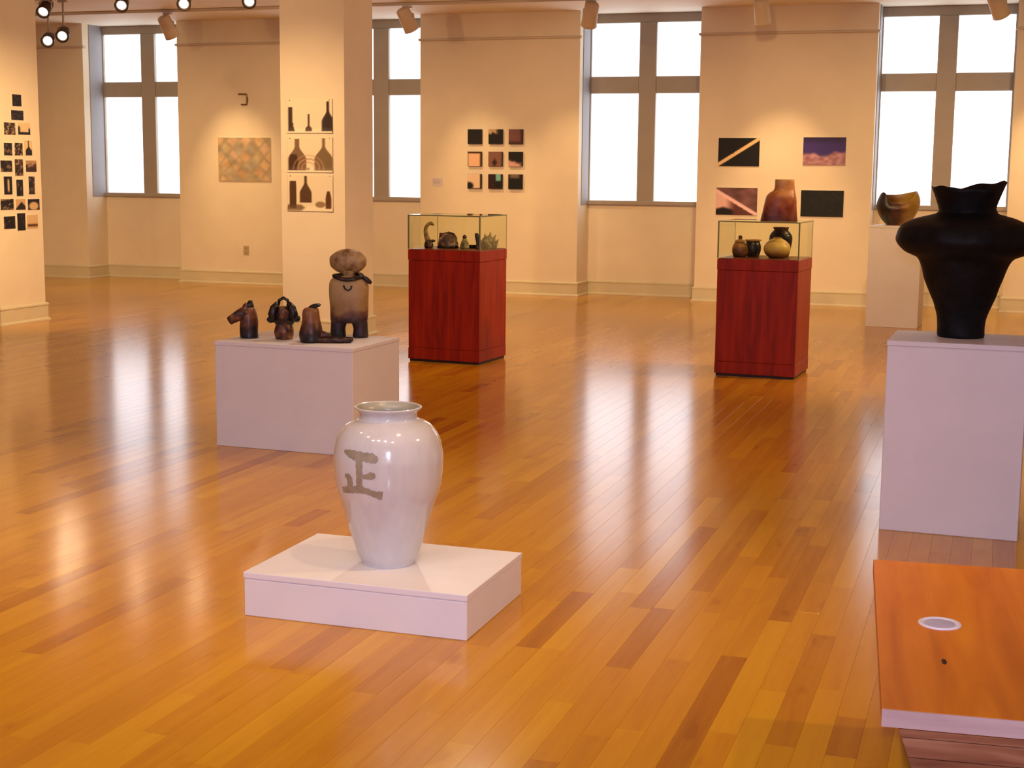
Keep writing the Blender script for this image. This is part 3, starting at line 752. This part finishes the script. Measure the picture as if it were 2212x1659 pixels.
# ------------------------------------------------------------------ small pieces inside the first case
def pieces():
    z = .9225
    r = empty('long_necked_figure', at(C1, -.242, 0, z), YAW); tag(r, 'olive clay figure with a tall hooked neck in the glass case', 'figurine', 'clay pieces in the first glass case')
    link('body', lathe('body', spline([(0, .030), (.01, .037), (.03, .038), (.055, .030), (.07, .020)], 3), 28, nz=.08), M['dark'], r)
    nk = spline([(-.004, 0, .055, .024), (-.018, 0, .10, .020), (-.026, 0, .145, .016), (-.018, 0, .178, .014), (0, 0, .198, .013), (.020, 0, .203, .014), (.036, 0, .193, .010), (.040, 0, .186, .004)], 4)
    link('neck', tube('neck', [p[:3] for p in nk], [p[3] for p in nk]), M['olive'], r)
    link('foot', blob('foot', .026, .018, .012, .060, .1, seed=3, cx=.030), M['dark'], r)
    r = empty('arched_vessel', at(C1, -.083, .02, z), YAW); tag(r, 'squat pied clay vessel with an arched back in the glass case', 'figurine', 'clay pieces in the first glass case')
    link('body', blob('body', .082, .05, .078, .044, .16, seed=5, flat_bottom=0), M['carclay'], r)
    link('saddle', tube('saddle', [(-.062, 0, .07), (-.058, 0, .115), (-.03, 0, .112), (.005, 0, .122), (.045, 0, .110), (.068, 0, .075)], [.014, .016, .014, .016, .015, .012]), M['dark'], r)
    link('skid', tube('skid', [(-.085, -.03, .012), (0, -.045, .012), (.085, -.03, .012)], .012), M['dark2'], r)
    r = empty('cone_bottle', at(C1, .056, -.03, z), YAW); tag(r, 'small cone-shaped clay bottle with a dark tip in the glass case', 'bottle', 'clay pieces in the first glass case')
    link('body', lathe('body', spline([(0, .034), (.01, .038), (.04, .034), (.07, .022), (.085, .014)], 4), 28, nz=.1), M['stone'], r)
    link('tip', lathe('tip', spline([(.083, .014), (.095, .018), (.108, .012), (.115, .003)], 3), 20, nz=.08), M['dark'], r)
    r = empty('shallow_dish', at(C1, .112, .07, z), YAW); tag(r, 'flat dark oval dish lying in the glass case', 'dish', 'clay pieces in the first glass case')
    d = link('body', lathe('body', [(0, .030), (.010, .042), (.022, .047), (.026, .045), (.018, .036), (.010, .0)], 36, cap1=False, nz=.06), M['dark2'], r)
    r = empty('upright_shard', at(C1, .163, -.03, z), YAW); tag(r, 'narrow upright dark clay piece at the case corner', 'figurine', 'clay pieces in the first glass case')
    link('body', loft('body', spline([(0, 0, 0, .022, .02), (.04, .002, 0, .014, .014), (.085, -.002, 0, .017, .013), (.115, -.006, 0, .018, .012), (.128, -.01, 0, .010, .008)], 4), 20, 2.2, .15, 30), M['dark2'], r)
    link('arm', tube('arm', [(.008, 0, .03), (.022, 0, .05), (.012, 0, .078)], [.008, .008, .006]), M['dark2'], r)
    r = empty('leafy_clump', at(C1, .248, .0, z), YAW); tag(r, 'grey-green clay clump of pointed leaves in the glass case', 'figurine', 'clay pieces in the first glass case')
    link('core', blob('core', .052, .045, .058, .045, .25, seed=9, flat_bottom=0), M['stone'], r)
    for k, (x, y, h, t) in enumerate(((-.035, -.01, .075, -.3), (-.012, -.02, .125, -.12), (.012, .0, .138, .05), (.032, -.015, .115, .25), (.048, .005, .080, .5), (.0, -.035, .07, .0))):
        me = loft('leaf', [(0, 0, 0, .020, .012), (h * .4, h * .2 * t, 0, .024, .012), (h * .75, h * .55 * t, 0, .014, .008), (h, h * t, 0, .002, .002)], 14, 2, .15, 25, seed=k)
        link('leaf', me, M['stone'], r, (x, y, .0))
pieces()

# ------------------------------------------------------------------ clay figures on the white plinth
def figures():
    z = .5965; G = 'clay figures on the white plinth'
    # 1 spouted animal
    r = empty('spouted_figure', (-4.055, 7.425, z), YAW); tag(r, 'small dark spouted clay animal figure with a drooping snout, apart from the others', 'figurine', G)
    link('body', lathe('body', spline([(0, .047), (.006, .052), (.05, .052), (.10, .050), (.14, .046), (.165, .036), (.178, .022), (.182, .004)], 4), 36, nz=.08, nf=16), M['belly'], r)
    link('snout', tube('snout', [(-.005, -.01, .150), (-.045, -.02, .135), (-.085, -.025, .112), (-.108, -.025, .098)], [.040, .034, .027, .024], 14), M['rust'], r)
    link('ear', tube('ear', [(.004, 0, .165), (.008, 0, .190), (.014, 0, .205), (.022, 0, .208)], [.026, .022, .017, .008]), M['dark2'], r)
    link('ear', tube('ear', [(-.012, -.015, .165), (-.018, -.012, .186), (-.012, -.01, .200)], [.020, .016, .007]), M['rust'], r)
    # 2 hooded figure with a loop
    r = empty('looped_figure', (-3.845, 7.45, z), YAW); tag(r, 'dark hooded clay figure with a loop handle on top', 'figurine', G)
    link('foot', lathe('foot', spline([(0, .044), (.006, .050), (.04, .056), (.07, .050), (.09, .042)], 4), 36, nz=.06, nf=16), M['rust'], r)
    link('body', blob('body', .062, .052, .062, .125, .12, seed=2), M['dark'], r)
    link('face', blob('face', .026, .016, .042, .150, .06, seed=4, cy=-.046), M['rust'], r)
    for s in (-1, 1):
        link('hood', tube('hood', [(s * .030, -.02, .205), (s * .052, -.03, .180), (s * .060, -.032, .145), (s * .050, -.030, .108)], [.016, .022, .026, .018], flat=1.0), M['dark2'], r)
        link('lug', blob('lug', .024, .02, .020, .112 if s < 0 else .118, .1, seed=7 + s, cx=s * .072, cy=-.01), M['dark2'], r)
    link('handle', tube('handle', [(-.030, -.01, .195), (-.024, -.01, .222), (0, -.01, .236), (.024, -.01, .222), (.030, -.01, .195)], .0095, 12), M['dark2'], r)
    # 3 bell with a cap and a long tray foot
    r = empty('bell_figure', (-3.635, 7.37, z), YAW); tag(r, 'bell-shaped brown clay figure with a tilted cap and long tray foot', 'figurine', G)
    link('body', lathe('body', spline([(0, .056), (.008, .064), (.05, .066), (.085, .058), (.12, .050), (.165, .046), (.188, .038), (.196, .02)], 4), 36, nz=.09, nf=14), M['belly'], r)
    cap = blob('cap', .036, .026, .013, 0, .08, seed=11); cap.transform(Matrix.Translation((.020, 0, .203)) @ Matrix.Rotation(R(-14), 4, 'Y')); link('cap', cap, M['dark2'], r)
    link('tray', loft('tray', [(0, .115, -.01, .105, .034), (.010, .115, -.01, .118, .042), (.028, .115, -.01, .120, .044), (.030, .115, -.01, .112, .036), (.018, .115, -.01, .100, .028), (.016, .115, -.01, .01, .005)], 36, 2.3, .08, 14), M['dark'], r)
    link('stub', tube('stub', [(.052, -.005, .02), (.072, -.01, .045), (.095, -.01, .040), (.115, -.012, .020)], [.026, .024, .018, .010]), M['rust'], r)
    # 4 tall urn person
    r = empty('urn_figure', (-3.545, 7.68, z), YAW); tag(r, 'tall tan clay urn figure with a disc head and dark scarf', 'figurine', G)
    lev = spline([(.085, 0, 0, .098, .055), (.10, 0, 0, .106, .064), (.16, 0, 0, .109, .068), (.24, 0, 0, .112, .068), (.295, 0, 0, .114, .066), (.325, 0, 0, .108, .060), (.345, 0, 0, .088, .050), (.353, 0, 0, .055, .036)], 4)
    link('body', loft('body', lev, 44, 2.6, .03, 10), M['urn'], r)
    for s, x0 in ((-1, -.064), (1, .066)):
        link('leg', loft('leg', spline([(0, x0, 0, .042, .044), (.01, x0, 0, .046, .050), (.05, x0, 0, .042, .050), (.085, x0 * .92, 0, .046, .052), (.125, x0 * .8, 0, .046, .050)], 3), 28, 2.3, .05, 14), M['urn'], r)
    link('neck', lathe('neck', [(.348, .040), (.365, .032), (.385, .036)], 24), M['urnhead'], r)
    hd = blob('head', .107, .040, .072, 0, .04, seed=14, n=40, m=24); link('head', hd, M['urnhead'], r, (-.004, 0, .437))
    link('scarf', tube('scarf', spline([(-.082, -.035, .355), (-.045, -.058, .343), (0, -.064, .337), (.045, -.058, .345), (.078, -.03, .357), (.05, .04, .362), (0, .055, .36), (-.05, .04, .36)], 3)[:-1] , .0125, 10, closed=True), M['dark2'], r)
    link('scarf_tail', tube('scarf_tail', [(.070, -.035, .356), (.098, -.035, .345), (.120, -.035, .325), (.132, -.035, .315)], [.011, .013, .014, .009]), M['dark2'], r)
    link('mark', tube('mark', [(-.024, -.0665, .305), (-.016, -.068, .285), (.002, -.0695, .275), (.018, -.068, .285), (.022, -.066, .303)], .005, 8), M['dark2'], r)
figures()

# ------------------------------------------------------------------ pictures (ink is a printed colour per point)
def sm(a, b2, x):
    t = max(0, min(1, (x - a) / (b2 - a))); return t * t * (3 - 2 * t)
def mixc(a, b2, t): return tuple(x + (y - x) * t for x, y in zip(a, b2))
def nz(u, v, s, k=0): return noise.noise(Vector((u * s + k * 7.3, v * s - k * 3.1, k * 1.9)))
def sheet(name, w, h, ink, nu=24, nv=18, curl=None, th=.0008):
    """thin printed sheet, local x across, z up, facing -y; printed colours stored per point"""
    v, f, c = [], [], []
    for side in (0, 1):
        for j in range(nv + 1):
            for i in range(nu + 1):
                u, t = i / nu, j / nv
                y = -(curl(u, t) if curl else 0) + (th if side else 0)
                v.append((-w / 2 + u * w, y, t * h)); c.append(ink(u, t))
    n = (nu + 1) * (nv + 1)
    for j in range(nv):
        for i in range(nu):
            a = j * (nu + 1) + i; b2 = a + 1; d = a + nu + 1; e = d + 1
            f.append((a, b2, e, d)); f.append((n + a, n + d, n + e, n + b2))
    ring = [i for i in range(nu + 1)] + [j * (nu + 1) + nu for j in range(1, nv + 1)] + [nv * (nu + 1) + i for i in range(nu - 1, -1, -1)] + [j * (nu + 1) for j in range(nv - 1, 0, -1)]
    for a, b2 in zip(ring, ring[1:] + ring[:1]): f.append((b2, a, n + a, n + b2))
    me = mesh(name, v, f, bool(curl))
    at_ = me.attributes.new('ink', 'FLOAT_COLOR', 'POINT')
    flat = []
    for q in c: flat += [*s2l(q), 1.0]
    at_.data.foreach_set('color', flat)
    return me
def picture(name, loc, rz, w, h, ink, label, cat, group=None, depth=.012, mount='mount', nu=24, nv=18):
    r = empty(name, loc, rz); tag(r, label, cat, group)
    link('mount', boxmesh('mount', -w / 2, w / 2, -depth, -.0005, 0, h, .001, 1), M[mount], r)
    link('print', sheet('print', w - .002, h - .002, ink, nu, nv), M['print'], r, (0, -depth - .0014, .001))
    return r

# nine small square pictures
K = (14, 11, 10)
def sq1(u, v): return K
def sq2(u, v): return mixc(K, (190, 160, 120), sm(.62, .8, v + .25 * nz(u, v, 5)) * sm(.8, .45, u))
def sq3(u, v): return mixc((120, 78, 78), (60, 28, 24), max(sm(.7, 1, u), sm(.3, 0, v)))
def sq4(u, v): return mixc((235, 190, 150), (60, 30, 18), max(sm(.82, .95, v), sm(.84, .96, u) * .9, sm(.10, .02, u) * .5))
def sq5(u, v): return mixc((130, 90, 78), (35, 18, 14), max(sm(.45, .1, abs(u - .45) * 1.6 + abs(v - .25)), sm(.86, 1, u) * .6))
def sq6(u, v): return mixc(K, (215, 165, 150), sm(.5, .22, v + .35 * (u - .3) + .15 * nz(u, v, 6)))
def sq7(u, v): return mixc((232, 205, 170), (20, 14, 10), max(sm(.42, .2, math.hypot(u - .12, (v - .18) * 1.2)), sm(.86, .97, u), sm(.06, .0, v) * .6))
def sq8(u, v): return mixc(mixc((48, 14, 14), K, sm(.35, .6, u)), (120, 190, 180), sm(.5, .6, u) * sm(.95, .85, u) * sm(.48, .6, v))
def sq9(u, v): return mixc(K, (120, 100, 82), sm(.62, .85, v) * sm(.5, .2, abs(u - .45)))
NINE = [(sq1, 'all-black small square picture, first of the top row of nine'), (sq2, 'small square picture, black with a pale corner, middle of the top row of nine'),
        (sq3, 'mauve small square picture at the end of the top row of nine'), (sq4, 'peach small square picture with dark edges, first of the middle row of nine'),
        (sq5, 'mauve-brown small square picture at the very centre of the nine'), (sq6, 'black small square picture with a pale lower corner, end of the middle row of nine'),
        (sq7, 'pale small square picture with a black corner, first of the bottom row of nine'), (sq8, 'small square picture with a teal patch, middle of the bottom row of nine'),
        (sq9, 'black small square picture with a grey top, end of the bottom row of nine')]
for i, (fn, lb) in enumerate(NINE):
    cx = (-6.4325, -6.151, -5.8815)[i % 3]; zb = (1.902, 1.621, 1.339)[i // 3]
    picture('square_picture', (cx, D, zb), 0, .188, .184, fn, lb, 'picture', 'nine square pictures on one wall section', .03, 'mountdark', 16, 16)

# four landscape photographs
def ph1(u, v):
    d = (v - .10) - (u - .05) * .93; b2 = sm(.085, .06, abs(d) )
    kn = sm(.05, .0, math.hypot((u - .36) * 1.2, v - .46))
    return mixc((5, 4, 3), mixc((246, 210, 150), (150, 95, 40), kn), b2)
def ph2(u, v):
    e = .42 + .06 * math.sin(u * 9) + .10 * nz(u, .3, 6) + .10 * (u - .5)
    sky = mixc((62, 45, 120), (40, 22, 75), sm(.7, 1, v)); cl = mixc((196, 150, 160), (150, 100, 110), .5 + nz(u, v, 8, 2))
    return mixc(cl, sky, sm(e - .08, e + .06, v))
def ph3(u, v):
    d = v - (.92 - .88 * u); c = mixc((128, 88, 88), (96, 62, 62), .5 + nz(u, v, 5, 3))
    c = mixc(c, (250, 205, 200), sm(.10, .06, abs(d + .04)))
    if d < -.10: c = mixc(mixc((235, 190, 180), (95, 50, 42), sm(.2, .5, u)), (18, 10, 8), sm(.34, .22, v + .4 * abs(u - .18)) * sm(.5, .35, u))
    return c
def ph4(u, v): return mixc((14, 18, 10), (30, 36, 22), max(0, nz(u, v, 14, 5) * 1.4))
for nm, (x0, x1, z0, z1), fn, lb in (('landscape_photo', (-3.303, -2.805, 1.648, 1.986), ph1, 'black landscape photograph crossed by one pale diagonal band'),
                                     ('landscape_photo', (-2.289, -1.791, 1.668, 1.995), ph2, 'landscape photograph of violet sky over pink clouds'),
                                     ('landscape_photo', (-3.313, -2.813, 1.064, 1.391), ph3, 'mauve landscape photograph with a pale diagonal stripe and dark corner'),
                                     ('landscape_photo', (-2.293, -1.792, 1.061, 1.373), ph4, 'almost black-green landscape photograph beside the rust vase')):
    picture(nm, ((x0 + x1) / 2, D, z0), 0, x1 - x0, z1 - z0, fn, lb, 'photograph', 'four landscape photographs on one wall section', .012, 'mount', 48, 32)

# patchwork map picture
def mapink(u, v):
    wv = .45 * nz(u, v, 2.3, 9); a, b2 = u * 3.9 + v * 2.7 + wv, u * 3.9 - v * 2.7 + wv * .6
    i, j = math.floor(a), math.floor(b2); q = noise.noise(Vector((i * 3.7 + .5, j * 5.1 + .3, .7)))
    pal = [(205, 150, 95), (225, 175, 120), (160, 155, 110), (215, 165, 130), (175, 150, 120), (150, 140, 120), (230, 180, 115), (185, 160, 105)]
    c = pal[int(abs(q) * 97 + i * 3 + j * 5) % len(pal)]
    e = min(a - i, 1 - (a - i), b2 - j, 1 - (b2 - j)); c = mixc((160, 135, 98), c, sm(.0, .25, e))
    d = abs(v - (.75 - .95 * u)); c = mixc((122, 118, 96), c, .35 + .65 * sm(.03, .10, d))
    c = mixc(c, (188, 176, 152), .48)
    return tuple(max(0, min(255, x + 20 * nz(u, v, 9, 4))) for x in c)
picture('patchwork_picture', (-9.739, D, 1.395), 0, .788, .581, mapink, 'wide map-like picture of pale peach and green diamond patches', 'picture', None, .015, 'mount', 64, 48)

# three posters of bottle silhouettes on the pillar
PAP = (236, 222, 188)
def bot(u, v, cx, b0, h, w, neck=.22, sh=.45):
    t = (v - b0) / h
    if t < 0 or t > 1: return 0
    hw = w if t < sh * .7 else w + (w * neck - w) * sm(sh * .7, sh * 1.55, t)
    return sm(hw + .012, hw - .012, abs(u - cx))
def po1(u, v):
    c = PAP; c = mixc(c, (40, 18, 8), bot(u, v, .90, .06, .86, .135)); c = mixc(c, (74, 44, 22), bot(u, v, .48, .06, .50, .07, .3, .22))
    k = sm(.06, .03, abs(u - (.08 - .03 * 0)) ) if .06 < v < .76 else 0
    k = max(k, sm(.035, .015, abs(u - .12 - max(0, .2 - v) * .25)) if .06 < v < .3 else 0)
    return mixc(c, (52, 26, 12), k)
def po2(u, v):
    c = PAP; c = mixc(c, (112, 80, 52), bot(u, v, .22, .06, .88, .20, .25, .5) * .9); c = mixc(c, (62, 30, 18), bot(u, v, .14, .06, .46, .10, .5, .8) * .9)
    c = mixc(c, (122, 98, 66), bot(u, v, .80, .06, .90, .20, .16, .5)); d = abs(math.hypot((u - .47) * 1.1, (v - .12)) - .26)
    if v > .08: c = mixc(c, (178, 140, 100), sm(.03, .01, d) * .8); c = mixc(c, (190, 152, 112), sm(.03, .01, abs(d - .10)) * .5)
    return mixc(c, (150, 110, 76), sm(.05, .02, math.hypot(u - .46, (v - .10))) * .8)
def po3(u, v):
    c = PAP; c = mixc(c, (84, 54, 26), bot(u, v, .12, .08, .74, .075, .8, .95)); c = mixc(c, (88, 58, 30), bot(u, v, .40, .24, .72, .13, .22, .5))
    c = mixc(c, (98, 68, 36), sm(.12, .04, abs(v - .10) + max(0, u - .30) * .9) * .8); c = mixc(c, (150, 122, 84), sm(.13, .09, math.hypot((u - .72), (v - .19) * 1.3)))
    return mixc(c, (96, 58, 22), bot(u, v, .90, .08, .48, .065, .35, .75))
for (zb, zt), fn, lb in (((1.883, 2.193), po1, 'uppermost poster on the pillar, three separate dark bottle silhouettes'),
                         ((1.529, 1.850), po2, 'middle poster on the pillar, two broad brown bottle shapes'),
                         ((1.174, 1.509), po3, 'lowest poster on the pillar, brown bottles and a low bowl')):
    r = empty('bottle_poster', (-6.037, 12.25, zb), 0); tag(r, lb, 'poster', 'bottle posters on the pillar')
    cu = lambda u, v: .002 + .006 * sm(.75, 1, u) ** 2 + .007 * sm(.22, 0, v) ** 2
    link('sheet', sheet('sheet', .462, zt - zb, fn, 60, 44, cu), M['print'], r)
    for x in (-.20, .20): link('pin', blob('pin', .005, .005, .005, 0, 0, n=10, m=8), M['bracket'], r, (x, -.006, zt - zb - .012))

# photographs covering the side of the nearer pillar
def mono(seed, a=(26, 17, 12), b2=(150, 118, 84), s=4.0, th=.0):
    return lambda u, v: mixc(a, b2, sm(-.05 + th, .45 + th, nz(u, v, s, seed)))
def m_l(u, v): return mixc((226, 200, 150), (30, 18, 12), max(sm(.26, .16, v), sm(.22, .1, u) * sm(.8, .5, v), sm(.82, .9, u) * sm(.62, .4, v)))
def m_bottle(u, v): return mixc((222, 196, 146), (28, 16, 10), max(bot(u, v, .55, .0, 1.0, .40, .14, .4), 0))
def m_hill(u, v): return mixc((58, 34, 24), (176, 140, 100), sm(.35, .8, v + .3 * nz(u, v, 4, 3)))
def m_tri(u, v): return mixc((200, 165, 118), (34, 20, 14), sm(.06, -.06, v - .75 + 1.1 * abs(u - .6)))
def m_win(u, v): return mixc((20, 12, 10), (196, 168, 124), sm(.16, .08, abs(u - .55)) * sm(.45, .25, abs(v - .5)))
def m_strip(u, v): return mixc((214, 182, 136), (96, 60, 26), sm(.14, .07, abs(v - .20)) * sm(.0, .08, u) * sm(1, .92, u))
PHO = [((12.298, 12.440, 2.147, 2.261), mono(1, (18, 13, 10), (60, 40, 28)), 'small black photo alone at the top of the pillar cluster'),
       ((12.273, 12.465, 2.011, 2.106), mono(2, (20, 14, 12), (86, 66, 52), 6), 'small dark photo second from the top of the pillar cluster'),
       ((12.155, 12.330, 1.866, 1.984), mono(3, (48, 32, 20), (178, 146, 104), 7), 'speckled brown photo beside the pale L-shaped one'),
       ((12.371, 12.564, 1.872, 1.991), m_l, 'pale pillar photo with a dark L-shaped ledge'),
       ((12.142, 12.269, 1.665, 1.786), mono(5, (24, 15, 11), (120, 90, 64), 4), 'dark upright photo in the row beside the bottle photo, first of three'),
       ((12.306, 12.433, 1.667, 1.790), mono(6, (30, 19, 13), (156, 122, 84), 5), 'mottled photo between the dark upright photo and the bottle photo'),
       ((12.458, 12.585, 1.669, 1.816), m_bottle, 'pillar photo of a single black bottle silhouette'),
       ((12.080, 12.259, 1.506, 1.616), mono(8, (30, 20, 14), (120, 94, 68), 3), 'wide dim photo at the pillar edge below the bottle row, first of three'),
       ((12.300, 12.429, 1.468, 1.629), mono(9, (40, 25, 18), (150, 116, 84), 6), 'tall mottled photo in the middle of the fourth row down the pillar edge'),
       ((12.472, 12.643, 1.507, 1.620), m_hill, 'pillar photo of a brown hill under pale sky'),
       ((12.121, 12.248, 1.285, 1.460), m_win, 'tall dark pillar photo with a pale slit like a window'),
       ((12.312, 12.417, 1.268, 1.429), mono(12, (16, 11, 9), (110, 82, 56), 4, .1), 'narrow tall dark photo hung lowest in its row of three'),
       ((12.506, 12.606, 1.284, 1.460), mono(13, (30, 20, 15), (128, 98, 70), 5), 'narrow brown upright photo near the pillar corner'),
       ((12.057, 12.260, 1.136, 1.240), mono(14, (22, 15, 11), (140, 110, 80), 5), 'wide dark photo starting the row with the dark-peak photo'),
       ((12.292, 12.444, 1.132, 1.237), m_tri, 'small pillar photo with a dark triangular peak'),
       ((12.482, 12.671, 1.127, 1.234), lambda u, v: mixc((20, 12, 9), (206, 172, 126), sm(.5, .3, math.hypot(u - .5, v - .35))), 'pillar photo with a pale round shape on black'),
       ((12.098, 12.274, .949, 1.071), mono(17, (12, 9, 8), (90, 66, 46), 5, .1), 'black photo starting the lowest row on the pillar'),
       ((12.306, 12.434, .927, 1.098), mono(18, (12, 9, 8), (70, 48, 34), 4, .15), 'tall black photo in the middle of the lowest pillar row'),
       ((12.459, 12.636, .945, 1.078), m_strip, 'pale pillar photo with one brown bar, lowest by the corner')]
for (ya, yb, za, zb), fn, lb in PHO:
    picture('pillar_photo', (-9.29, (ya + yb) / 2, za), R(90), yb - ya, zb - za, fn, lb, 'photograph', 'photographs on the pillar side', .005, 'mount', 16, 16)

# ------------------------------------------------------------------ small wall fittings
def fittings():
    r = empty('wall_bracket', (-9.74, D, 2.40), 0); tag(r, 'small bronze open-sided square bracket on the wall above the map-like picture', 'bracket')
    link('bar', tube('bar', [(-.068, -.02, .150), (-.01, -.02, .150), (.050, -.02, .148), (.056, -.02, .140), (.056, -.02, .02), (.050, -.02, .012), (-.030, -.02, .012)], .010, 8), M['bracket'], r)
    link('plate', boxmesh('plate', .044, .068, -.012, -.0005, .05, .11, .003, 1), M['bracket'], r)
    r = empty('wall_outlet', (-9.738, D, .402), 0); tag(r, 'ivory power outlet low on the wall below the map-like picture', 'outlet')
    link('cover', boxmesh('cover', -.040, .040, -.009, -.0005, 0, .122, .004, 2), M['plate'], r)
    for z in (.030, .092):
        s = link('socket', boxmesh('socket', -.018, .018, -.0125, -.009, z - .016, z + .016, .003, 1), M['plate'], r)
        for x in (-.008, .008): link('slot', boxmesh('slot', x - .002, x + .002, -.0132, -.0125, z - .008, z + .008), M['slot'], s)
    r = empty('label_card', (-6.947, D, 1.362), 0); tag(r, 'small pale label card beside the nine square pictures', 'label')
    link('card', boxmesh('card', -.075, .075, -.005, -.0005, 0, .108, .001, 1), M['card'], r)
    for k, wd in enumerate((.10, .12, .09, .11)):
        link('text_line', boxmesh('text_line', -.062, -.062 + wd, -.0058, -.005, .080 - k * .018, .086 - k * .018), M['cardink'], r)
fittings()
